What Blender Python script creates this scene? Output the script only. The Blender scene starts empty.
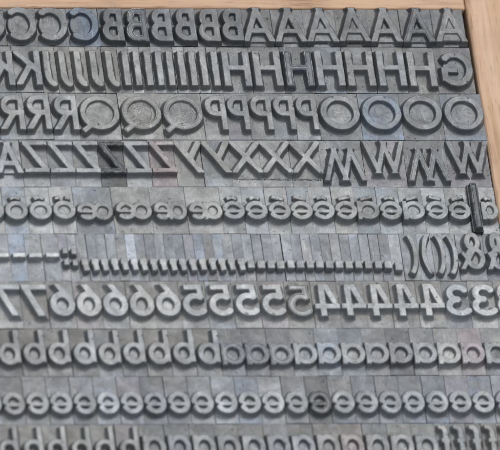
import bpy, math, random
import numpy as np
from mathutils import Matrix, Vector

scene = bpy.context.scene
COL = scene.collection
MM = 0.001
rnd = random.Random(11)

# ------------------------------------------------------------------ camera
ELEV = math.radians(56.0)
YAW = math.radians(24.5)
DIST = 2.00                      # metres from lens to the type
SHOULDER = 21.6                  # mm, height of a sort's shoulder above the case bottom
hd = Vector((math.sin(YAW), math.cos(YAW), 0))
view = math.cos(ELEV) * hd - math.sin(ELEV) * Vector((0, 0, 1))
r0 = Vector((math.cos(YAW), -math.sin(YAW), 0))
u0 = math.sin(ELEV) * hd + math.cos(ELEV) * Vector((0, 0, 1))
roll = math.atan(math.sin(ELEV) * math.tan(YAW))
right = math.cos(roll) * r0 + math.sin(roll) * u0
up = -math.sin(roll) * r0 + math.cos(roll) * u0
target = Vector((0, -6.66 * MM, SHOULDER * MM))
cam_d = bpy.data.cameras.new('camera')
cam = bpy.data.objects.new('camera', cam_d)
COL.objects.link(cam)
loc = target - view * DIST
m = Matrix((( right.x, up.x, -view.x, loc.x),
            ( right.y, up.y, -view.y, loc.y),
            ( right.z, up.z, -view.z, loc.z), (0, 0, 0, 1)))
cam.matrix_world = m
cam_d.sensor_width = 36
cam_d.sensor_fit = 'HORIZONTAL'
cam_d.lens = 36 * DIST * 1000 / 76.31
cam_d.clip_start = 0.05
cam_d.clip_end = 20
cam_d.dof.use_dof = True
cam_d.dof.focus_distance = DIST + 0.014
cam_d.dof.aperture_fstop = cam_d.lens / 23.0
scene.camera = cam

# ------------------------------------------------------------------ light
world = bpy.data.worlds.new("World")
scene.world = world
world.use_nodes = True
world.node_tree.nodes['Background'].inputs[0].default_value = (0.89, 0.945, 1.0, 1)
world.node_tree.nodes['Background'].inputs[1].default_value = 0.66

def area(name, pos, aim, size, power, col):
    ld = bpy.data.lights.new(name, 'AREA')
    ld.shape = 'RECTANGLE'
    ld.size, ld.size_y = size
    ld.energy = power
    ld.color = col
    lo = bpy.data.objects.new(name, ld)
    lo.location = pos
    lo.rotation_euler = (Vector(aim) - Vector(pos)).to_track_quat('-Z', 'Y').to_euler()
    COL.objects.link(lo)
    return lo
area('window_light', (0.15, 0.50, 0.95), (0, 0, 0.02), (0.65, 0.55), 7.0, (1.0, 0.985, 0.96))

scene.view_settings.view_transform = 'Standard'
scene.view_settings.look = 'None'
scene.view_settings.exposure = -0.14
scene.view_settings.gamma = 1.0

# ------------------------------------------------------------------ materials
def nodes_of(name):
    mt = bpy.data.materials.new(name)
    mt.use_nodes = True
    nt = mt.node_tree
    return mt, nt, nt.nodes['Principled BSDF']

def N(nt, kind, **kw):
    n = nt.nodes.new(kind)
    for k, v in kw.items():
        if k.startswith('i_'):
            n.inputs[k[2:].replace('_', ' ')].default_value = v
        else:
            setattr(n, k, v)
    return n

def ramp(nt, fac, stops):
    r = nt.nodes.new('ShaderNodeValToRGB')
    e = r.color_ramp.elements
    while len(e) < len(stops):
        e.new(0.5)
    for el, (p, c) in zip(e, stops):
        el.position = p
        el.color = c if len(c) == 4 else (*c, 1)
    nt.links.new(fac, r.inputs[0])
    return r.outputs[0]

def mix(nt, fac, a, b, mode='MIX'):
    n = nt.nodes.new('ShaderNodeMix')
    n.data_type = 'RGBA'
    n.blend_type = mode
    for s, v in ((n.inputs[0], fac), (n.inputs[6], a), (n.inputs[7], b)):
        if hasattr(v, 'is_output'):
            nt.links.new(v, s)
        elif isinstance(v, (int, float)):
            s.default_value = v
        else:
            s.default_value = (*v, 1) if len(v) == 3 else v
    return n.outputs[2]

def math_n(nt, op, a, b=0.0, clamp=False):
    n = nt.nodes.new('ShaderNodeMath')
    n.operation = op
    n.use_clamp = clamp
    for s, v in ((n.inputs[0], a), (n.inputs[1], b)):
        if hasattr(v, 'is_output'):
            nt.links.new(v, s)
        else:
            s.default_value = v
    return n.outputs[0]

def type_metal():
    mt, nt, bs = nodes_of('type_metal')
    tc = N(nt, 'ShaderNodeTexCoord')
    oi = N(nt, 'ShaderNodeObjectInfo')
    off = N(nt, 'ShaderNodeVectorMath', operation='SCALE')
    cmb = N(nt, 'ShaderNodeCombineXYZ')
    nt.links.new(oi.outputs['Random'], cmb.inputs[0])
    nt.links.new(oi.outputs['Random'], cmb.inputs[1])
    nt.links.new(cmb.outputs[0], off.inputs[0])
    off.inputs['Scale'].default_value = 0.31
    vec = N(nt, 'ShaderNodeVectorMath', operation='ADD')
    nt.links.new(tc.outputs['Object'], vec.inputs[0])
    nt.links.new(off.outputs[0], vec.inputs[1])
    v = vec.outputs[0]
    def noise(scale, detail=4, rough=0.6, dist=0.0):
        n = N(nt, 'ShaderNodeTexNoise')
        n.inputs['Scale'].default_value = scale
        n.inputs['Detail'].default_value = detail
        n.inputs['Roughness'].default_value = rough
        n.inputs['Distortion'].default_value = dist
        nt.links.new(v, n.inputs['Vector'])
        return n.outputs['Fac']
    blot = noise(330, 5, 0.65, 0.6)
    fine = noise(2600, 4, 0.7)
    tone = ramp(nt, blot, [(0.28, (0.80, 0.80, 0.80)), (0.5, (0.98, 0.98, 0.98)), (0.72, (1.14, 1.14, 1.135))])
    grime = ramp(nt, noise(620, 6, 0.72, 0.8), [(0.50, (0, 0, 0)), (0.70, (1, 1, 1))])
    speck = ramp(nt, noise(5200, 3, 0.75), [(0.31, (0.72, 0.71, 0.70)), (0.42, (0.97, 0.97, 0.97)), (0.60, (1.0, 1.0, 1.0)), (0.70, (1.4, 1.4, 1.4))])
    # ink and oxide stains tint a piece in patches, the rest of it stays grey
    bw = N(nt, 'ShaderNodeRGBToBW')
    nt.links.new(oi.outputs['Color'], bw.inputs[0])
    patch = ramp(nt, noise(190, 4, 0.6, 0.5), [(0.34, (0.25,) * 3), (0.60, (1.0,) * 3)])
    c = mix(nt, patch, bw.outputs[0], oi.outputs['Color'])
    c = mix(nt, 1.0, c, tone, 'MULTIPLY')
    c = mix(nt, 1.0, c, speck, 'MULTIPLY')
    c = mix(nt, math_n(nt, 'MULTIPLY', grime, 0.40), c, (0.10, 0.094, 0.086))
    # scratches from handling
    mp = N(nt, 'ShaderNodeMapping')
    mp.inputs['Rotation'].default_value = (0, 0, 0.9)
    mp.inputs['Scale'].default_value = (1, 0.06, 1)
    nt.links.new(v, mp.inputs[0])
    sn = N(nt, 'ShaderNodeTexNoise')
    sn.inputs['Scale'].default_value = 3800
    sn.inputs['Detail'].default_value = 2
    nt.links.new(mp.outputs[0], sn.inputs['Vector'])
    scr = ramp(nt, sn.outputs['Fac'], [(0.64, (0, 0, 0)), (0.70, (1, 1, 1))])
    c = mix(nt, math_n(nt, 'MULTIPLY', scr, 0.24), c, (0.45, 0.46, 0.48))
    so = N(nt, 'ShaderNodeAttribute', attribute_name='ink')
    sf = math_n(nt, 'MULTIPLY', so.outputs['Fac'], oi.outputs['Alpha'])
    sf = math_n(nt, 'MULTIPLY', sf, ramp(nt, noise(480, 5, 0.7, 0.8), [(0.34, (0.45,) * 3), (0.58, (1.0,) * 3)]), True)
    c = mix(nt, sf, c, (0.092, 0.086, 0.078))  # body tops blend to dark brown-grey behind the front strip
    at = N(nt, 'ShaderNodeAttribute', attribute_name='edge')
    ew = math_n(nt, 'MULTIPLY', at.outputs['Fac'], oi.outputs['Alpha'])
    ew = math_n(nt, 'MULTIPLY', ew, ramp(nt, noise(1300, 4, 0.65), [(0.46, (0.0,) * 3), (0.66, (.9,) * 3)]), True)
    c = mix(nt, ew, c, (0.56, 0.57, 0.58))
    nt.links.new(c, bs.inputs['Base Color'])
    bs.inputs['Metallic'].default_value = 0.38
    ro = ramp(nt, blot, [(0.3, (0.50,) * 3), (0.7, (0.33,) * 3)])
    ro = math_n(nt, 'SUBTRACT', ro, math_n(nt, 'MULTIPLY', ew, 0.14))
    nt.links.new(ro, bs.inputs['Roughness'])
    pit = ramp(nt, noise(1500, 5, 0.75, 0.3), [(0.27, (0, 0, 0)), (0.36, (1, 1, 1))])
    c = mix(nt, 0.55, c, mix(nt, pit, (0.45, 0.44, 0.43), (1, 1, 1)), 'MULTIPLY')
    smear = ramp(nt, noise(240, 6, 0.75, 2.0), [(0.50, (0, 0, 0)), (0.62, (1, 1, 1))])
    c = mix(nt, math_n(nt, 'MULTIPLY', smear, 0.28), c, (0.085, 0.084, 0.085))
    nt.links.new(c, bs.inputs['Base Color'])
    b0 = N(nt, 'ShaderNodeBump')
    b0.inputs['Strength'].default_value = 0.6
    b0.inputs['Distance'].default_value = 0.00008
    nt.links.new(pit, b0.inputs['Height'])
    b1 = N(nt, 'ShaderNodeBump')
    nt.links.new(b0.outputs[0], b1.inputs['Normal'])
    b1.inputs['Strength'].default_value = 0.35
    b1.inputs['Distance'].default_value = 0.00009
    nt.links.new(fine, b1.inputs['Height'])
    b2 = N(nt, 'ShaderNodeBump')
    b2.inputs['Strength'].default_value = 0.35
    b2.inputs['Distance'].default_value = 0.00022
    nt.links.new(noise(700, 4, 0.6, 0.4), b2.inputs['Height'])
    nt.links.new(b1.outputs[0], b2.inputs['Normal'])
    nt.links.new(b2.outputs[0], bs.inputs['Normal'])
    return mt

def pale_wood(name, axis):
    mt, nt, bs = nodes_of(name)
    tc = N(nt, 'ShaderNodeTexCoord')
    mp = N(nt, 'ShaderNodeMapping')
    mp.inputs['Scale'].default_value = (0.07, 1, 1) if axis == 0 else (1, 0.07, 1)
    nt.links.new(tc.outputs['Object'], mp.inputs[0])
    def noise(scale, detail, dist=0.0, src=mp.outputs[0]):
        n = N(nt, 'ShaderNodeTexNoise')
        n.inputs['Scale'].default_value = scale
        n.inputs['Detail'].default_value = detail
        n.inputs['Roughness'].default_value = 0.62
        n.inputs['Distortion'].default_value = dist
        nt.links.new(src, n.inputs['Vector'])
        return n.outputs['Fac']
    g = noise(420, 7, 0.7)
    warm = 1.0 if axis == 0 else 0.94
    c = ramp(nt, g, [(0.28, (0.48, 0.275 / warm, 0.155)), (0.45, (0.61, 0.385, 0.24)), (0.60, (0.655, 0.435, 0.29)), (0.82, (0.73, 0.53, 0.38))])
    lines = ramp(nt, noise(1100, 3, 0.3), [(0.36, (0.72, 0.64, 0.58)), (0.50, (1, 1, 1)), (0.7, (1.05, 1.05, 1.05))])
    c = mix(nt, 0.5, c, lines, 'MULTIPLY')
    big = noise(75, 4, 0.8, tc.outputs['Object'])
    c = mix(nt, 1.0, c, ramp(nt, big, [(0.3, (0.80, 0.79, 0.78)), (0.5, (0.98, 0.98, 0.98)), (0.7, (1.08, 1.08, 1.08))]), 'MULTIPLY')
    pores = ramp(nt, noise(2600, 3), [(0.3, (0.55, 0.48, 0.44)), (0.40, (1, 1, 1))])
    c = mix(nt, 0.8, c, pores, 'MULTIPLY')
    st = ramp(nt, noise(170, 6, 1.5, tc.outputs['Object']), [(0.60, (0, 0, 0)), (0.74, (1, 1, 1))])
    c = mix(nt, math_n(nt, 'MULTIPLY', st, 0.4), c, (0.30, 0.22, 0.17))
    ink = ramp(nt, noise(420, 4, 1.0, tc.outputs['Object']), [(0.71, (0, 0, 0)), (0.76, (1, 1, 1))])  # scattered ink spots on the wood
    c = mix(nt, math_n(nt, 'MULTIPLY', ink, 0.5), c, (0.16, 0.13, 0.12))
    nt.links.new(c, bs.inputs['Base Color'])
    bs.inputs['Roughness'].default_value = 0.62
    b = N(nt, 'ShaderNodeBump')
    b.inputs['Strength'].default_value = 0.5
    b.inputs['Distance'].default_value = 0.00018
    nt.links.new(g, b.inputs['Height'])
    nt.links.new(b.outputs[0], bs.inputs['Normal'])
    return mt

METAL = type_metal()
WOOD_X = pale_wood('pale_wood_back', 0)
WOOD_Y = pale_wood('pale_wood_side', 1)

# ------------------------------------------------------------------ helpers
def link_mesh(name, me, parent=None):
    o = bpy.data.objects.new(name, me)
    COL.objects.link(o)
    if parent:
        o.parent = parent
    return o

def box_mesh(name, x0, x1, y0, y1, z0, z1, mat, bev, jitter=0.0, seg=1, ink=None):
    """a box with every edge chamfered, in mm"""
    import bmesh
    bm = bmesh.new()
    bmesh.ops.create_cube(bm, size=1)
    for vtx in bm.verts:
        vtx.co.x = (x0 if vtx.co.x < 0 else x1) * MM
        vtx.co.y = (y0 if vtx.co.y < 0 else y1) * MM
        vtx.co.z = (z0 if vtx.co.z < 0 else z1) * MM
    bmesh.ops.bevel(bm, geom=list(bm.edges), offset=bev * MM, segments=seg, affect='EDGES', profile=0.5)
    if jitter:
        for vtx in bm.verts:
            if vtx.co.z > (z1 - 1) * MM:
                vtx.co += Vector((rnd.uniform(-1, 1) * jitter * .5, rnd.uniform(-1, 1) * jitter * .5, rnd.uniform(-1, 1) * jitter)) * MM
    if ink is not None:
        for yy in (ink, ink + .45):
            bmesh.ops.bisect_plane(bm, geom=list(bm.verts) + list(bm.edges) + list(bm.faces), plane_co=(0, yy * MM, 0), plane_no=(0, 1, 0))
    me = bpy.data.meshes.new(name)
    bm.to_mesh(me)
    bm.free()
    me.materials.append(mat)
    if ink is not None:
        at = me.attributes.new('ink', 'FLOAT', 'POINT')
        for i, vtx in enumerate(me.vertices):
            at.data[i].value = 1.0 if vtx.co.y > (ink + .4) * MM else 0.0
    return me

# ------------------------------------------------------------------ letter shapes
def Ln(x1, y1, x2, y2, ext='', w=1.0):
    return ('L', x1, y1, x2, y2, ext, w)
def Ar(cx, cy, rx, ry, a0, a1, w=1.0):
    return ('A', cx, cy, rx, ry, a0, a1, w)

GLYPHS = {
 'A': [Ln(.5, 1, 0, 0, 'SE'), Ln(.5, 1, 1, 0, 'SE'), Ln(.17, .28, .83, .28, '', .9)],
 'B': [Ln(0, 0, 0, 1, 'se'), Ln(0, 1, .5, 1), Ar(.5, .76, .36, .24, 90, -90), Ln(.5, .52, 0, .52), Ln(.5, .52, .58, .52),
       Ar(.58, .26, .42, .26, 90, -90), Ln(.58, 0, 0, 0)],
 'C': [Ar(.6, .5, .6, .5, 48, 312)],
 'G': [Ar(.52, .5, .52, .5, 42, 322), Ln(.93, .08, .93, .46, 'e'), Ln(.93, .46, .58, .46, 'se', .85)],
 'H': [Ln(0, 0, 0, 1, 'se'), Ln(1, 0, 1, 1, 'se'), Ln(0, .53, 1, .53, '', .82)],
 'I': [Ln(.5, 0, .5, 1, 'se')],
 'J': [Ln(.85, 1, .85, .30, 's'), Ar(.0, .30, .85, .30, 0, -88)],
 'K': [Ln(0, 0, 0, 1, 'se'), Ln(1, 1, .05, .42, 'S'), Ln(.36, .62, 1, 0, 'E')],
 'O': [Ar(.5, .5, .5, .5, 0, 360)],
 'Q': [Ar(.5, .5, .5, .5, 0, 360), Ln(.62, .2, .98, -.08, 'e')],
 'P': [Ln(0, 0, 0, 1, 'se'), Ln(0, 1, .5, 1), Ar(.5, .73, .5, .27, 90, -90), Ln(.5, .46, 0, .46)],
 'R': [Ln(0, 0, 0, 1, 'se'), Ln(0, 1, .5, 1), Ar(.5, .74, .46, .26, 90, -90), Ln(.5, .48, 0, .48), Ln(.42, .48, 1, 0, 'E')],
 'W': [Ln(0, 1, .27, 0, 'SE', .85), Ln(.27, 0, .5, .95, 'SE', .85), Ln(.5, .95, .73, 0, 'SE', .85), Ln(.73, 0, 1, 1, 'SE', .85)],
 'X': [Ln(0, 0, 1, 1, 'SE'), Ln(0, 1, 1, 0, 'SE')],
 'Y': [Ln(1, 1, .08, 0, 'SE'), Ln(0, 1, .46, .42, 'S')],
 'Z': [Ln(0, 1, 1, 1, 'se', .8), Ln(1, 1, 0, 0, '', 1.05), Ln(0, 0, 1, 0, 'se', .9)],
 '3': [Ar(.45, .76, .45, .24, 155, -90), Ar(.42, .27, .58, .27, 90, -150)],
 '4': [Ln(.74, 0, .74, 1, 'se', .95), Ln(.44, 1, 0, .30, 'S', .9), Ln(-.02, .27, 1, .27, 'se', .85)],
 '5': [Ln(.22, 1, .85, 1, 'se', .9), Ln(.22, 1, .12, .56, '', .9), Ar(.46, .33, .54, .33, 128, -142)],
 '6': [Ar(.5, .36, .5, .36, 0, 360), Ln(.03, .47, .56, 1, 'E', .95)],
 '7': [Ln(0, 1, 1, 1, 'se', .9), Ln(1, 1, .30, 0, 'SE')],
 'b': [Ln(0, 0, 0, 1, 'e'), Ar(.5, .29, .5, .29, 0, 360)],
 'e': [Ar(.5, .5, .5, .5, 0, 333), Ln(.02, .42, .98, .42, '', .74)],
 'a': [Ar(.5, .5, .5, .5, 0, 360), Ln(1, 0, 1, 1, 'se', .9)],
 'o': [Ar(.5, .5, .5, .5, 0, 360)],
 'oe': [Ar(.25, .5, .25, .5, 0, 360), Ar(.75, .5, .25, .5, 0, 318), Ln(.5, .48, 1, .48, '', .75)],
 'ae': [Ar(.25, .5, .25, .5, 0, 360), Ln(.5, 0, .5, 1, 'se', .8), Ar(.76, .5, .24, .5, 0, 318), Ln(.5, .48, 1, .48, '', .75)],
 'g': [Ar(.5, .66, .5, .34, 0, 360), Ln(1, 1, 1, .2, 's'), Ar(.5, .2, .5, .2, 0, -150)],
 'h': [Ln(0, 0, 0, 1, 'se'), Ar(.5, .36, .5, .22, 180, 0), Ln(1, .36, 1, 0, 'e')],
 'f': [Ln(.38, 0, .38, .8, 's'), Ar(.80, .8, .42, .2, 180, 75), Ln(0, .56, .85, .56, '', .85)],
 '&': [Ar(.42, .78, .27, .22, 0, 360), Ar(.38, .27, .38, .27, 0, 360), Ln(.45, .5, 1, 0, 'E', .9), Ln(.70, .2, 1, .46, '', .8)],
 ',': [Ln(.5, .98, .45, .55, 's', 1.2), Ln(.45, .62, .10, .02, 'e', .95)],
 '.': [Ln(.5, .15, .5, .85, 'se', 1.2)],
 ':': [Ln(.5, 0, .5, .08, 'se', 1.0), Ln(.5, .92, .5, 1, 'se', 1.0)],
 '-': [Ln(0, .5, 1, .5, 'se')],
 '(': [Ar(1.6, .5, 1.6, .54, 118, 242)],
 'l': [Ln(.5, 0, .5, 1, 'se')],
 'circumflex': [Ln(0, 0, .5, 1, ''), Ln(.5, 1, 1, 0, '')],
 'acute': [Ln(.1, 0, .9, 1, 'se')],
 'grave': [Ln(.1, 1, .9, 0, 'se')],
 'dots': [Ln(0, .4, 0, .6, 'se', 1.2), Ln(1, .4, 1, .6, 'se', 1.2)],
}
# how deep the closed counters are cut, as a part of the full relief, and where they lie
FLOOR = {'O': .62, 'Q': .45, 'C': .56, 'G': .60, 'o': .28, 'oe': .30, 'ae': .30, 'e': .55, '&': .55, 'R': .62, 'P': .62,
         'B': .55, '6': .6, 'b': .6, 'a': .6, 'g': .6, 'A': .7}
COUNTERS = {'O': [(.5, .5, .5, .5)], 'Q': [(.5, .5, .5, .5)], 'C': [(.6, .5, .6, .5)], 'G': [(.52, .5, .52, .5)], 'o': [(.5, .5, .5, .5)],
            'oe': [(.25, .5, .25, .5), (.75, .5, .25, .5)], 'ae': [(.25, .5, .25, .5), (.76, .5, .24, .5)], 'e': [(.5, .5, .5, .5)],
            '&': [(.42, .78, .27, .22), (.38, .27, .38, .27)], 'R': [(.36, .74, .60, .26)], 'P': [(.38, .73, .62, .27)],
            'B': [(.32, .76, .54, .24), (.36, .26, .64, .26)], '6': [(.5, .36, .5, .36)], 'b': [(.5, .29, .5, .29)], 'a': [(.5, .5, .5, .5)],
            'g': [(.5, .66, .5, .34)], 'A': [(.5, .5, .5, .5)]}
TIGHT = {',': .055, '.': .055, '-': .11, '(': .14, ':': .12, 'I': .17, 'l': .1, 'circumflex': .15, 'acute': .15, 'grave': .15, 'dots': .15}
SLAB_FREE = {'Q', 'circumflex', 'acute', 'grave', 'dots', 'J'}

def mark_mesh(width, seed):
    """a ragged little ridge left on the beard, as a row of unequal burrs in one piece"""
    import bmesh
    rs = random.Random(seed + 5)
    bm = bmesh.new()
    x = -width / 2 + .2
    while x < width / 2 - .3:
        wd = rs.uniform(.10, .34)
        hh = rs.uniform(.05, .16)
        yy = rs.uniform(-.07, .07)
        dd = rs.uniform(.07, .17)
        r = bmesh.ops.create_cube(bm, size=1)
        for vtx in r['verts']:
            top = .7 if vtx.co.z > 0 else 1
            vtx.co = Vector(((x + wd / 2 + vtx.co.x * wd * top) * MM, (yy + vtx.co.y * dd * 2 * top) * MM, (hh if vtx.co.z > 0 else -.2) * MM))
        x += wd * rs.uniform(.8, 1.5)
    me = bpy.data.meshes.new('cast_mark')
    bm.to_mesh(me)
    bm.free()
    me.materials.append(METAL)
    return me

def wave(rs, X, Y, lam, n=7):
    out = np.zeros_like(X)
    for _ in range(n):
        a = rs.uniform(0, 6.283)
        k = 6.283 / (lam * rs.uniform(.6, 1.6))
        out += np.sin(k * (np.cos(a) * X + np.sin(a) * Y) + rs.uniform(0, 6.283))
    return out / math.sqrt(n)

def glyph_mesh(ch, W, H, w, bx, by, depth, seed, flip=False, wear=0.0, floor=None):
    """Relief of one letter on a body bx (+-half width) by by=(front,back) around the letter's
    origin; the letter box is W x H mm, strokes w mm wide.  Mirrored, as type is."""
    rs = np.random.RandomState(seed)
    cell = 0.055
    nx = max(4, int((bx[1] - bx[0]) / cell)) + 1
    ny = max(4, int((by[1] - by[0]) / cell)) + 1
    X, Y = np.meshgrid(np.linspace(bx[0], bx[1], nx), np.linspace(by[0], by[1], ny))
    GX, GY = (-X, Y)
    if flip:
        GX, GY = X, H - Y
    iw, ih = W - w, H - w
    mx = lambda x: -W / 2 + w / 2 + x * iw
    my = lambda y: w / 2 + y * ih
    d = np.full(X.shape, 9.0)
    def seg(x1, y1, x2, y2, hw, e1=0., e2=0.):
        L = math.hypot(x2 - x1, y2 - y1) + 1e-9
        ux, uy = (x2 - x1) / L, (y2 - y1) / L
        x1 -= ux * e1; y1 -= uy * e1; x2 += ux * e2; y2 += uy * e2
        L += e1 + e2
        px, py = GX - (x1 + x2) / 2, GY - (y1 + y2) / 2
        a = np.abs(px * ux + py * uy) - L / 2
        p = np.abs(-px * uy + py * ux) - hw
        return np.sqrt(np.maximum(a, 0) ** 2 + np.maximum(p, 0) ** 2) + np.minimum(np.maximum(a, p), 0)
    for pr in GLYPHS[ch]:
        if pr[0] == 'L':
            _, x1, y1, x2, y2, ext, ww = pr
            hw = w * ww / 2
            e1 = w / 2 if 's' in ext else (w if 'S' in ext else 0)
            e2 = w / 2 if 'e' in ext else (w if 'E' in ext else 0)
            d = np.minimum(d, seg(mx(x1), my(y1), mx(x2), my(y2), hw, e1, e2))
        else:
            _, cx, cy, rx, ry, a0, a1, ww = pr
            n = max(8, int(abs(a1 - a0) / 7))
            pts = []
            for i in range(n + 1):
                t = math.radians(a0 + (a1 - a0) * i / n)
                pts.append((mx(cx + rx * math.cos(t)), my(cy + ry * math.sin(t))))
            hw = w * ww / 2
            for i in range(n):
                d = np.minimum(d, seg(*pts[i], *pts[i + 1], hw))
                if i:
                    d = np.minimum(d, np.hypot(GX - pts[i][0], GY - pts[i][1]) - hw)
    if ch not in SLAB_FREE:
        d = np.maximum(d, np.maximum(-GY, GY - H))
    d = d + .022 * wave(rs, X, Y, 2.6) + .008 * wave(rs, X, Y, .7)
    b = TIGHT.get(ch, .23) * (1 + .15 * wave(rs, X, Y, 3.0, 4))
    dp = np.maximum(d, 0)
    drop = (depth + .12) * (1 - np.exp(-(dp / b) ** 1.15))
    for (cx, cy, rx, ry) in COUNTERS.get(ch, ()):
        lim = depth * (floor or FLOOR.get(ch, .6))
        rad = np.hypot((GX - mx(cx)) / (rx * iw), (GY - my(cy)) / (ry * ih))
        if ch == 'A':
            rad = np.abs(GX) / (np.maximum(1 - Y / H, 0) * W / 2 + .15) + np.where(Y < .3, 1, 0)
        t = np.clip((rad - .84) / .20, 0, 1)
        t = t * t * (3 - 2 * t)
        cap = lim * (1 - .04 * wave(rs, X, Y, 2.5))
        if ch == 'Q' or ch == 'O':      # turned bowls: a dished floor, in the Qs with ring marks left by the cutter
            rr = np.hypot(X, Y - H / 2)
            cap = cap + .10 * (1 - (rr / (W * .4)) ** 2) * (1 if ch == 'O' else -1)
            if wear:
                cap = cap + .016 * np.sin(rr * 15 + 1.6 * wave(rs, X, Y, 1.5)) + .010 * wave(rs, X, Y, .35)
        cap = cap * (1 - t) + (depth + .2) * t
        drop = np.minimum(drop, cap)
    rim = np.clip(1 + d / .06, 0, 1)
    z = depth - drop - .02 * rim ** 2 * (d < 0.0) - .02 * (d >= 0) + .010 * wave(rs, X, Y, 1.8)
    if wear:                                    # a worn, hollowed face with a raised burr round it
        z = z - wear * np.clip((-d - .13) / .10, 0, 1)
    z = z + .006 * wave(rs, X, Y, .8) * np.clip(dp / .3, 0, 1)
    near = np.argwhere(np.abs(d + .02) < .05)
    if len(near) and ch not in ',.:-':
        for _ in range(2):
            a, c = near[rs.randint(len(near))]
            r = rs.uniform(.07, .20)
            z = z - rs.uniform(.04, .13) * np.exp(-(((X - X[a, c]) / r) ** 2 + ((Y - Y[a, c]) / (r * rs.uniform(.6, 1.6))) ** 2))
    edge = np.exp(-((d + .03) / (.075 if not wear else .10)) ** 2)
    keep = z > -.05
    idx = np.arange(nx * ny).reshape(ny, nx)
    q = np.stack([idx[:-1, :-1], idx[:-1, 1:], idx[1:, 1:], idx[1:, :-1]], -1).reshape(-1, 4)
    kf = keep.reshape(-1)
    q = q[kf[q].any(1)]
    co = np.stack([X, Y, z], -1).reshape(-1, 3)
    ed = edge.reshape(-1)
    # side walls where the relief is cut off by the edge of the body
    ring = np.concatenate([idx[0, :-1], idx[:-1, -1], idx[-1, :0:-1], idx[:0:-1, 0]])
    low = co[ring].copy(); low[:, 2] = -.4
    base = len(co)
    nr = len(ring)
    k = np.arange(nr)
    walls = np.stack([ring, base + k, base + (k + 1) % nr, ring[(k + 1) % nr]], -1)
    walls = walls[kf[ring] | kf[np.roll(ring, -1)]]
    co = np.concatenate([co, low])
    ed = np.concatenate([ed, np.zeros(nr)])
    q = np.concatenate([q, walls])
    used = np.unique(q)
    remap = np.full(len(co), -1); remap[used] = np.arange(len(used))
    q = remap[q]; co = co[used]; ed = ed[used]
    me = bpy.data.meshes.new('relief')
    me.vertices.add(len(co)); me.vertices.foreach_set('co', (co * MM).astype(np.float32).ravel())
    me.loops.add(q.size); me.loops.foreach_set('vertex_index', q.astype(np.int32).ravel())
    me.polygons.add(len(q))
    me.polygons.foreach_set('loop_start', np.arange(0, q.size, 4, dtype=np.int32))
    me.polygons.foreach_set('use_smooth', np.ones(len(q), dtype=bool))
    me.update(calc_edges=True)
    at = me.attributes.new('edge', 'FLOAT', 'POINT')
    at.data.foreach_set('value', ed.astype(np.float32))
    me.materials.append(METAL)
    return me

# ------------------------------------------------------------------ layout
# Distances across a row are noted in layout units of 1/6.40 mm, along the columns in units of
# 1/5.556 mm, as measured on the tray; both are turned into mm here.
UX, UY, LEAN = 6.40, 5.556, 0.155
P = 8.42
ROW_X = {1: (222.9, 6.323), 2: (229.2, 6.335), 3: (235.5, 6.347), 4: (241.9, 6.359), 5: (249.5, 6.374),
         6: (255.2, 6.385), 7: (262.1, 6.399), 8: (269.6, 6.414), 9: (276.4, 6.427), 10: (283.2, 6.44)}
def xmm(px, row):                     # row start and spacing differ a little from row to row
    return (px - ROW_X[row][0]) / ROW_X[row][1]
def row_front(k):                     # front edge of row k in mm (row 4 ends at 0)
    return -(k - 4) * (8.42 if k > 4 else 8.47)

# how tarnished the bodies and the letters of each row are (body colour, letter brightness)
ROWTONE = {1: ((.80, .85, .92), .88), 2: ((.95, .97, 1.0), 1.08), 3: ((.95, .98, 1.01), 1.04), 4: ((1.0, 1.01, 1.03), 1.06),
           5: ((1.10, 1.10, 1.10), 1.08), 6: ((.97, 1.01, 1.08), 1.10), 7: ((1.0, 1.0, 1.0), 1.44), 8: ((.93, .94, .96), 1.28),
           9: ((.92, .96, 1.03), 1.28), 10: ((.90, .91, .93), 1.14)}
BODY_DARK = {1: .55, 2: .50, 3: .40, 4: .28, 5: .10, 6: .0, 7: .62, 8: .72, 9: .34, 10: .6}     # how much darker body tops are behind the front strip
MESH = {}
def cached(key, fn):
    if key not in MESH:
        MESH[key] = fn()
    return MESH[key]

ORD = ['first', 'second', 'third', 'fourth', 'fifth', 'sixth', 'seventh', 'eighth', 'ninth', 'tenth', 'eleventh', 'twelfth',
       'thirteenth', 'fourteenth', 'fifteenth', 'sixteenth', 'seventeenth', 'eighteenth', 'nineteenth', 'twentieth',
       'twenty-first', 'twenty-second', 'twenty-third', 'twenty-fourth', 'twenty-fifth']

SPECS = []
def sort(ch, cx, row, pitch, *a, **k):
    SPECS.append([row, cx, cx - pitch / 2, cx + pitch / 2, ch, a, k])

def build_rows():
    """set each row's sorts edge to edge, then cast them"""
    for row in sorted({sp[0] for sp in SPECS}):
        line = sorted((sp for sp in SPECS if sp[0] == row), key=lambda sp: sp[1])
        for p, q in zip(line, line[1:]):
            p[3] = q[2] = (p[3] + q[2]) / 2
        for _, cx, l, r, ch, a, k in line:
            cast(ch, cx, row, (l - cx, r - cx), *a, **k)

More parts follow.
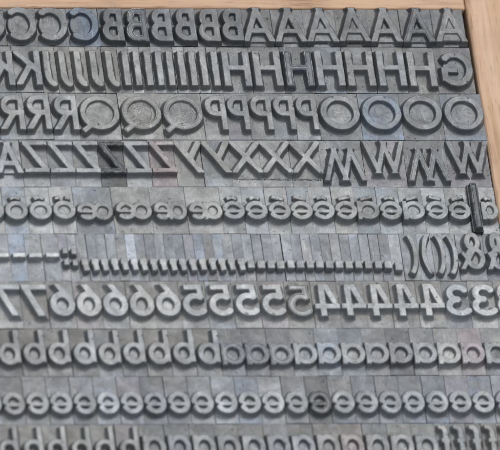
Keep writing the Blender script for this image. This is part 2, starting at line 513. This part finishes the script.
def cast(ch, cx, row, span, size, w, base, y_line, label, group, tone=(1, 1, 1), wear=.15, depth=1.02, body_d=None,
         turned=False, dz=0.0, hollow=0.0, accent=None, tilt=0.0, dy=0.0, part='letter_face', gx=0.0, floor=None, ink=None, mark=False, face_tone=None):
    """One piece of type: an Empty at its foot with a body and a relief letter."""
    W, H = size
    D = body_d or P
    xl, xh = (round(e / ROW_X[row][1] / .02) * .02 for e in span)
    bw = xh - xl
    x = xmm(cx, row)
    yf = row_front(row)
    root = bpy.data.objects.new('type_sort', None)
    root.empty_display_size = .002
    COL.objects.link(root)
    root.location = (x * MM, (yf + D / 2 + dy) * MM, (rnd.uniform(0, .10) + dz) * MM + .0002)
    root.rotation_euler = (rnd.gauss(0, .0012), rnd.gauss(0, .0010) + tilt, rnd.gauss(0, .0025))
    root['label'] = label
    root['category'] = 'printing type'
    if group:
        root['group'] = group
    gap = .014
    g = rnd.gauss(1, .06)
    bt = rnd.gauss(0, .012)
    v = rnd.randrange(3)
    front = base if not turned else D - base - H
    key = (round(xl, 2), round(xh, 2), round(D, 2), round(front, 2), v)
    bme = cached(('body',) + key, lambda: box_mesh('body', xl + gap / 2, xh - gap / 2, -D / 2 + .008, D / 2 - .008, 0, SHOULDER, METAL, .035, .03, 1, -D / 2 + max(front - .55, .1)))
    b = link_mesh('body', bme, root)
    k = .183 * g
    rb, rf = ROWTONE[row]
    q = rnd.random()                      # oxide: some bodies have gone bluish, mauve or pale
    ox = (.88, .98, 1.10) if q < .12 else (1.03, .95, 1.03) if q < .19 else (1.16, 1.16, 1.17) if q < .30 else (.84, .85, .88) if q < .42 else (1, 1, 1)
    rb = (rb[0] * ox[0] * .965, rb[1] * ox[1], rb[2] * ox[2] * 1.05)
    b.color = (k * tone[0] * rb[0] * (1 - bt), k * tone[1] * rb[1], k * tone[2] * rb[2] * (1 + bt * 1.5), BODY_DARK[row] if ink is None else ink)
    v = rnd.randrange(3)
    by = (-base + .05, D - base - .05)
    if turned:
        by = (-(D - base - H) + .05, base + H - .05)
    bx = (xl + gap / 2 + .01, xh - gap / 2 - .01)
    lme = cached((ch, W, H, w, round(xl, 2), round(xh, 2), round(base, 2), D, turned, hollow, depth, gx, floor, v),
                 lambda: glyph_mesh(ch, W, H, w, bx, by, depth, 17 * v + sum(map(ord, ch)), turned, hollow, floor))
    l = link_mesh(part, lme, root)
    l.location = (0, (-D / 2 + (base if not turned else D - base - H)) * MM, SHOULDER * MM)
    ft = face_tone or tone
    l.color = (k * ft[0] * rf * .96 * (1 - bt), k * ft[1] * rf, k * ft[2] * rf * 1.055 * (1 + bt * 1.5), wear)
    if mark:
        m = link_mesh('cast_mark', cached('mark%d' % v, lambda: mark_mesh(xh - xl, v)), root)
        m.location = (0, (-D / 2 + base - .62) * MM, SHOULDER * MM)
        m.color = (.08, .08, .082, 0)
    if accent:
        aw, ah = (W * .62, .95)
        yb = base + H + .32
        byA = (-yb + .05, D - yb - .05)
        ame = cached((accent, W, round(xl, 2), round(xh, 2), round(base, 2), v),
                     lambda: glyph_mesh(accent, aw, ah, (.6), bx, byA, depth * .62, 5 * v + len(accent)))
        a = link_mesh('accent', ame, root)
        a.location = (0, (-D / 2 + yb) * MM, SHOULDER * MM)
        a.color = l.color
    return root

DARK = (.42, .43, .46)
DUSK = (.72, .73, .76)
PINK = (1.12, .98, 1.0)
BLUE = (.90, 1.0, 1.12)
PALE = (1.22, 1.22, 1.23)
WARM = (1.06, 1.02, .95)

def run(ch, name, cls, centres, row, pitch, size, w, base, y_line, special=None, group=None, **kw):
    """a run of the same letter along a row, each with a label of its own"""
    n = len(centres)
    for i, cx in enumerate(centres):
        k = dict(kw)
        lab = None
        sp = (special or {}).get(i)
        if sp:
            k.update(sp)
            lab = k.pop('label', None)
        if not lab:
            if n == 1:
                lab = 'grey metal type with a reversed %s' % name
            else:
                where = ORD[i] if i < n - 1 else 'last'
                lab = 'grey metal type with reversed %s, %s of its kind from the left' % (name, where)
        sort(ch, cx, row, pitch, size, w, base, y_line, lab, group or 'reversed %s sorts' % name, **k)

def seq(a, step, n):
    return [a + step * i for i in range(n)]

# ------------------------------------------------------------------ the wooden case
case = bpy.data.objects.new('type_case', None)
case.empty_display_size = .01
COL.objects.link(case)
case['label'] = 'pale wooden case with raised rails around the rows of metal type'
case['category'] = 'tray'
yb = row_front(1) + 6.86              # back of the first row
xr = 39.3
S2 = SHOULDER
o = link_mesh('back_rail', box_mesh('back_rail', -95, xr - .15, yb + .15, yb + 19, -6, S2 + .15, WOOD_X, .35, 0, 3), case)
o = link_mesh('side_rail', box_mesh('side_rail', xr, xr + 21, -75, yb + 19.3, -6, S2 + .25, WOOD_Y, .6, 0, 3), case)
o = link_mesh('bottom_board', box_mesh('bottom_board', -95, xr - .1, -75, yb + .1, -5, 0, WOOD_X, .2), case)

# ------------------------------------------------------------------ row 1: C B A
D1 = 6.86
kw = dict(body_d=D1)
run('C', 'capital C', '', [-9, 22, 53, 84], 1, 31, (4.5, 6.05), 1.05, .45, 28, group='reversed capital C sorts', tone=DUSK, special={
    0: dict(label='grey type with a reversed capital C cut off by the left picture edge'),
    1: dict(label='dark grey type with reversed capital C, second of the Cs from the left'),
    2: dict(label='grey type with reversed capital C, third of the four Cs from the left'),
    3: dict(label='bluish grey type with reversed capital C directly left of the first B', tone=(.60, .74, .92))}, **kw)
run('B', 'capital B', '', [112, 136, 160.5, 184.5, 208, 231.5], 1, 24.1, (3.3, 5.9), .98, .45, 28, tone=DUSK, special={
    0: dict(label='dark grey type with reversed capital B directly right of the last C', tone=(.55, .58, .62)),
    1: dict(label='type with reversed capital B whose edges are worn bright, second of the Bs', wear=.8, tone=(.66, .69, .72), hollow=.06),
    5: dict(label='dark grey type with reversed capital B directly left of the first A')}, **kw)
run('A', 'capital A', '', [257, 288.7, 321, 353, 385, 417.5, 450], 1, 32.2, (4.75, 6.2), .92, .4, 26, tone=(.80, .80, .80), special={
    0: dict(label='dark grey type with capital A directly right of the last B'),
    1: dict(label='dark grey type with capital A, second of the seven As in the back row'),
    2: dict(label='dark grey type with capital A, third of the seven As in the back row', floor=.4),
    3: dict(label='dull worn type with capital A, middle one of the seven As in the back row', tone=(.85, .85, .83), floor=.3),
    4: dict(label='type with capital A with a bright worn crossbar, third A from the side rail', wear=.5),
    5: dict(label='darkest type with capital A, second A from the wooden side rail', tone=(.62, .63, .65), hollow=.06, wear=.35),
    6: dict(label='grey type with capital A in the back corner beside the wooden side rail', floor=.22)}, **kw)

# ------------------------------------------------------------------ row 2: K J I H G
kw = {}
run('K', 'capital K', '', [1.5, 28.5], 2, 27, (3.9, 6.2), .95, .8, 73, special={
    0: dict(label='grey type with reversed capital K cut off by the left picture edge'),
    1: dict(label='grey type with reversed capital K directly left of the first J')})
run('J', 'capital J', '', seq(49.8, 15.55, 5), 2, 15.5, (2.1, 6.5), 1.0, .55, 73, tone=WARM)
run('I', 'capital I', '', seq(125.8, 11.1, 9), 2, 11.1, (1.05, 6.25), 1.0, .8, 73, special={i: dict(tone=(1.5, 1.5, 1.52), face_tone=(1, 1, 1)) for i in (1, 3, 5, 7)})
run('H', 'capital H', '', [236, 267, 298.5, 329.5, 360, 391, 422], 2, 31, (4.35, 6.3), 1.05, .8, 73, tone=(.92, .92, .93), special={
    2: dict(label='blackened type with reversed capital H whose outline is worn bright, third of the Hs', tone=(.62, .63, .66), wear=.7, hollow=.10),
    6: dict(label='grey type with reversed capital H directly left of the G')})
run('G', 'capital G', '', [456.5], 2, 37, (5.3, 6.25), 1.05, .8, 73, tone=DUSK, special={0: dict(label='dark grey type with a reversed round capital G beside the wooden side rail')})

# ------------------------------------------------------------------ row 3: R Q P O
sort('R', -14.2, 3, 26.4, (3.65, 6.15), .92, 1.3, 116, 'sliver of a grey type at the left picture edge beside the Rs', 'reversed capital R sorts')
run('R', 'capital R', '', [12.5, 38.8, 65.8], 3, 26.4, (3.65, 6.15), .92, 1.3, 116)
run('Q', 'capital Q', '', [99.5, 141, 182.5], 3, 41.3, (6.15, 6.1), .85, 1.3, 116, tone=(1.06, 1.03, .97), special={
    0: dict(label='clean grey type with reversed capital Q, directly right of the last R'),
    1: dict(label='scuffed type with reversed capital Q with ring marks in its bowl, middle of three', hollow=.04, wear=.3),
    2: dict(label='scuffed type with reversed capital Q with ring marks, directly left of first P', hollow=.04, wear=.3)})
run('P', 'capital P', '', [215.3, 238, 261, 283.8, 306.5], 3, 22.9, (3.25, 6.15), .88, 1.3, 116, special={
    0: dict(label='grey type with reversed capital P directly right of the last Q'),
    4: dict(label='grey type with reversed capital P directly left of the first O')})
run('O', 'capital O', '', [339.5, 381.5, 422.5, 464.5], 3, 41.4, (6.15, 6.15), .95, 1.35, 116, tone=(.84, .85, .86), special={
    0: dict(label='grey metal type with round letter O directly right of the last P'),
    1: dict(label='bluish grey metal type with round letter O, second of four', tone=(.70, .86, 1.06)),
    2: dict(label='dark grey metal type with round letter O, third of four', tone=(.74, .74, .75)),
    3: dict(label='grey metal type with round letter O beside the wooden side rail')})

# ------------------------------------------------------------------ row 4: A Z Y X W
sort('A', -17, 4, 26, (4.0, 5.6), .9, 1.9, 161, 'sliver of a grey type at the left picture edge beside the broad A', 'reversed capital A sorts')
run('A', 'capital A', '', [9], 4, 26, (4.0, 5.6), .9, 1.9, 161, tone=PALE, special={0: dict(label='pale worn type with a broad A directly left of the first Z')})
run('Z', 'capital Z', '', [36, 61.5, 87, 112, 137.5, 163], 4, 25.4, (3.85, 5.7), .86, 2.0, 161, tone=(1.08, 1.08, 1.08), special={
    0: dict(label='pale grey type with reversed capital Z, first of the Zs from the left'),
    1: dict(label='pale grey type with reversed capital Z, second of the Zs from the left'),
    2: dict(label='pale clean type with reversed capital Z directly left of the black Z', tone=PALE),
    3: dict(label='blackened shiny type with reversed capital Z among pale ones', tone=(.36, .37, .39), wear=.6, hollow=.08),
    4: dict(label='grey type with reversed capital Z between black Z and pink Z'),
    5: dict(label='pinkish type with reversed capital Z directly left of the first Y', tone=(1.22, .97, .99))})
run('Y', 'capital Y', '', [188.5, 216], 4, 27.5, (4.2, 5.75), .95, 1.95, 161, tone=WARM, special={
    0: dict(label='grey type with a reversed Y directly right of the pink Z'),
    1: dict(label='grey type with a reversed Y directly left of the first X')})
run('X', 'capital X', '', [245.5, 275.5, 305.5], 4, 30, (4.6, 5.75), .86, 1.95, 161, mark=True, tone=(1.08, 1.07, 1.04))
WSZ = (6.55, 5.9)
sort('W', 342.5, 4, 42.5, WSZ, .92, 1.9, 161, 'grey type with a W turned upside down beside the last X', 'reversed capital W sorts', tone=(.9, .92, .95), turned=True)
sort('W', 384.5, 4, 41.5, WSZ, .92, 1.9, 161, 'grey type with an upright W between the two turned ones', 'reversed capital W sorts', tone=(.92, .92, .92))
sort('W', 427, 4, 42.5, WSZ, .92, 1.9, 161, 'dark type with a W turned upside down, its feet worn bright', 'reversed capital W sorts', tone=(.72, .73, .75), turned=True, wear=.6, hollow=.04)
sort('W', 469.5, 4, 42, WSZ, .92, 1.9, 161, 'grey type with an upright W beside the wooden side rail', 'reversed capital W sorts', tone=(.78, .78, .78))

# ------------------------------------------------------------------ row 5: accented small letters
XS = (3.5, 3.3)
R5 = dict(depth=1.55)
def acc(ch, cx, accent, label, tone=(1.1, 1.1, 1.08), pitch=22.4, size=XS, **k):
    sort(ch, cx, 5, pitch, size, .78, 1.95, 209, label, 'accented small letter sorts', tone=tone, accent=accent, depth=1.15, floor=.28 if ch != 'e' else .42, **k)
acc('o', -6.5, 'circumflex', 'accented small o at the left picture edge in the middle row', pitch=23.6)
acc('o', 17, 'circumflex', 'pale type with an accented small o, first whole one from the left', pitch=23.6)
acc('o', 41, 'circumflex', 'pale type with an accented small o between two other accented ones', pitch=23.6)
acc('o', 64.5, 'dots', 'pale type with an accented small o directly left of the joined oe', pitch=23.6)
for cx, ch, lab, tn in ((95, 'oe', 'darker type with a joined reversed oe, beside the accented o', (.86, .87, .88)),
                        (133.5, 'oe', 'type with a joined reversed oe directly left of the joined ae', (1.0, 1.0, .98)),
                        (170, 'ae', 'type with a joined reversed ae directly right of the joined oe', (1.05, 1.05, 1.04)),
                        (205, 'ae', 'type with a joined reversed ae directly left of the first accented e', (1.05, 1.05, 1.03))):
    sort(ch, cx, 5, {'oe': 38, 'ae': 35}[ch], ({'oe': 5.6, 'ae': 5.2}[ch], 3.2), .74, 1.95, 209, lab, 'joined vowel sorts', tone=tn, depth=1.05, wear=.05)
es = [(233, 'circumflex'), (255.8, 'circumflex'), (278.8, 'acute'), (300.6, 'acute'), (323, 'circumflex'), (345.4, 'grave')]
for i, (cx, a) in enumerate(es):
    acc('e', cx, a, 'pale type with accented reversed e, %s of its unbroken run of six' % (ORD[i] if i < 5 else 'last'))
acc('a', 368, 'grave', 'dull type with an accented small a between two accented es', tone=(1.0, 1.0, .97), pitch=22.6)
acc('e', 390.6, 'circumflex', 'pale type with accented reversed e between two accented as')
acc('a', 413.5, 'grave', 'dull type with an accented small a, second one from the left', tone=(1.0, 1.0, .97), pitch=23)
acc('e', 437, 'acute', 'pale type with accented reversed e directly right of the second accented a', pitch=22.8)
acc('e', 459.8, 'grave', 'pale type with accented reversed e directly left of the black slug', pitch=22.4)
sort('l', 476.5, 5, 10.6, (1.05, 7.9), 1.0, .3, 209, 'tall black slug standing up between accented small letters', 'black slugs', tone=(.42, .43, .45), wear=.6, hollow=.2, dz=.7, part='slug_face')
acc('a', 490.6, 'circumflex', 'type with an accented small a right of the black slug', pitch=17.6, size=(2.7, 3.2))

# ------------------------------------------------------------------ row 6: dashes, stops, brackets, ampersands
sort('-', -14.5, 6, 17, (2.3, .74), .74, 3.75, 257, 'sliver of a type at the left picture edge beside the dashes', 'dash sorts', tone=PALE)
for i, (cx, tn, pt) in enumerate(((2.5, PALE, 17), (19, BLUE, 16), (35.3, (1.1, 1.1, 1.1), 16.4), (52, (1.05, 1.05, 1.06), 16.6))):
    sort('-', cx, 6, pt, (pt / UX - .55, .74), .74, 3.75, 257, ['pale type with a dash at the left picture edge', 'bluish type with a low dash, second dash from the left',
         'grey type with a dash, third dash from the left', 'grey type with a dash directly left of the colons'][i], 'dash sorts', tone=tn, face_tone=(1.75, 1.75, 1.75), wear=.3)
for i, cx in enumerate((65, 73.8)):
    sort(':', cx, 6, 8.9, (.8, 3.0), .8, 2.3, 257, ['grey type with a colon directly right of the last dash', 'grey type with a colon directly left of the first comma'][i], 'colon sorts', tone=(1.1, 1.1, 1.08))
TN = [(1, 1, 1), (.86, .87, .89), (1.18, 1.2, 1.22), (.78, .79, .82), (1.02, 1.04, 1.08), (.92, .9, .88)]
for i in range(17):
    lab = 'narrow grey type with a comma, %s comma from the left' % (ORD[i] if i < 16 else 'last')
    sort(',', 83.5 + 9.72 * i, 6, 9.7, (1.25, 2.15), .92, 1.35, 257, lab, 'comma sorts', tone=TN[(i * i + i // 3) % 6], wear=.3, face_tone=(1.3, 1.3, 1.3))
for i in range(15):
    lab = 'narrow grey type with a full stop, %s full stop from the left' % (ORD[i] if i < 14 else 'last')
    sort('.', 248.9 + 9.78 * i, 6, 9.7, (1.1, 1.55), .95, 1.65, 257, lab, 'full stop sorts', tone=TN[(i * i + 2 * i // 3 + 2) % 6], wear=.3, face_tone=(1.2, 1.2, 1.2))
sort('.', 396.5, 6, 9.9, (1.1, 1.65), .95, 1.25, 257, 'bright narrow type with a full stop directly left of the brackets', 'full stop sorts', tone=(1.35, 1.35, 1.35))
for cx, tr, lab, pt in ((411.5, False, 'grey type with a round bracket directly right of the full stops', 16), (427, True, 'grey type with a round bracket bulging left', 13.5),
                        (439.7, False, 'grey type with a round bracket bulging right beside the one bulging left', 11.8), (452, False, 'grey type with a round bracket directly left of the first ampersand', 12.6)):
    sort('(', cx, 6, pt, (1.75, 7.9), .72, .28, 257, lab, 'round bracket sorts', tone=(1.12, 1.12, 1.12), turned=tr)
sort('&', 472, 6, 27.2, (3.9, 6.6), .82, 1.5, 257, 'dull type with a reversed ampersand directly right of the brackets', 'ampersand sorts', tone=(.9, .9, .9))
sort('&', 495.8, 6, 19.6, (2.95, 6.6), .82, 1.5, 257, 'dull type with an ampersand cut off by the right picture edge', 'ampersand sorts', tone=(.95, .95, .95))

# ------------------------------------------------------------------ row 7: figures 7 6 5 4 3
FW = (3.85, 5.65)
fx = 10.5
def figs(ch, start, n, word, special=None, **k):
    run(ch, 'figure ' + word, '', seq(start, 26.35, n), 7, 26.3, FW, k.pop('w', 1.02), 1.65, 304, special=special, tone=(1.1, 1.1, 1.1), **k)
sort('7', -17.2, 7, 26.3, FW, 1.0, 1.65, 304, 'sliver of a grey type at the left picture edge beside the sevens', 'reversed figure seven sorts')
figs('7', 9.2, 2, 'seven', special={0: dict(label='grey type with reversed figure seven at the left picture edge'), 1: dict(label='grey type with reversed figure seven directly left of the first six')})
figs('6', 62, 5, 'six')
figs('5', 194.3, 5, 'five', special={4: dict(label='dull type with reversed figure five with a hollow outlined face beside first four', tone=(.92, .92, .92), wear=.6, hollow=.12)})
figs('4', 326, 5, 'four')
figs('3', 457.7, 2, 'three', special={0: dict(label='grey type with reversed figure three directly right of the last four'), 1: dict(label='grey type with reversed figure three near the right picture edge')})
run('3', 'figure three', '', [505], 7, 15.6, (2.35, 5.55), 1.0, 1.65, 304, tone=(1.1, 1.1, 1.1), special={0: dict(label='grey type with a figure three cut off by the right picture edge')})

# ------------------------------------------------------------------ row 8: b and a
sort('b', -14.4, 8, 24.7, (3.25, 6.05), .82, 1.6, 352, 'sliver of a grey type at the left picture edge beside the small bs', 'reversed small b sorts')
run('b', 'small b', '', seq(10.3, 24.75, 9), 8, 24.75, (3.4, 6.15), .86, 1.55, 352, tone=(.96, .96, .96), special={
    1: dict(label='dull dark type with reversed small b, second of its kind from the left', tone=(.78, .78, .78)),
    8: dict(label='grey type with reversed small b directly left of the first small a')})
asp = {i: dict(tone=t) for i, t in ((3, (.95, 1.03, 1.13)), (4, (.93, 1.03, 1.16)), (7, DUSK), (8, (1, 1.02, 1.06)), (6, (.9, .92, .97)))}
for i, t in ((0, 'dark worn type with hollow faced small a directly right of the last b'), (1, 'dark worn type with hollow faced small a, second of its kind from the left'),
             (2, 'dark worn type with hollow faced small a, third of its kind from the left')):
    asp[i] = dict(label=t, tone=(.8, .81, .84), wear=.6, hollow=.08)
asp[10] = dict(label='pinkish type with reversed small a near the right picture edge', tone=(1.2, .98, 1.0))
run('a', 'plain small a', '', seq(232.7, 24.05, 12), 8, 24.05, (3.68, 3.8), .82, 1.55, 352, ink=.3, special=asp)

# ------------------------------------------------------------------ row 9: e
esp = {0: dict(label='grey type with a small e cut off by the left picture edge'),
       12: dict(tone=PALE), 10: dict(tone=PALE, label='pale type with reversed plain small e, eleventh of its kind from the left'),
       7: dict(tone=DUSK),
       14: dict(label='blackened dull type with reversed small e among bright ones', tone=(.48, .49, .5), hollow=.1),
       21: dict(label='grey type with reversed small e, last whole one at the right')}
esp[12] = dict(tone=(1.1, 1.1, 1.12))
for i in (13, 15, 16, 17, 18, 19):
    esp[i] = dict(tone=(.76, .78, .82), face_tone=(.95, .97, 1.0), wear=.45, hollow=.03)
run('e', 'plain small e', '', seq(-9.3, 23.47, 23), 9, 23.47, (3.45, 3.9), .86, 1.3, 402, tone=(1.04, 1.05, 1.07), special=esp)

# ------------------------------------------------------------------ row 10: h g f
sort('h', -13.4, 10, 23.9, (3.0, 6.1), .76, 1.4, 452, 'sliver of a grey type at the left picture edge beside the small hs', 'reversed small h sorts')
run('h', 'small h', '', seq(10.5, 23.9, 6), 10, 23.9, (3.0, 6.1), .76, 1.4, 452, tone=(1, .99, .97))
gsp = {i: dict(tone=(.8, .81, .83)) for i in (0, 1, 2, 3)}
gsp[8] = dict(tone=(1.15, .99, 1.0), label='pinkish type with reversed small g, fourth g from the last')
run('g', 'small g', '', seq(155, 24.8, 12), 10, 24.8, (3.5, 5.8), .86, .15, 452, special=gsp)
run('f', 'small f', '', seq(446.5, 15.6, 5), 10, 15.5, (2.3, 6.3), .82, 1.3, 452, tone=(1.05, 1.05, 1.04))

build_rows()
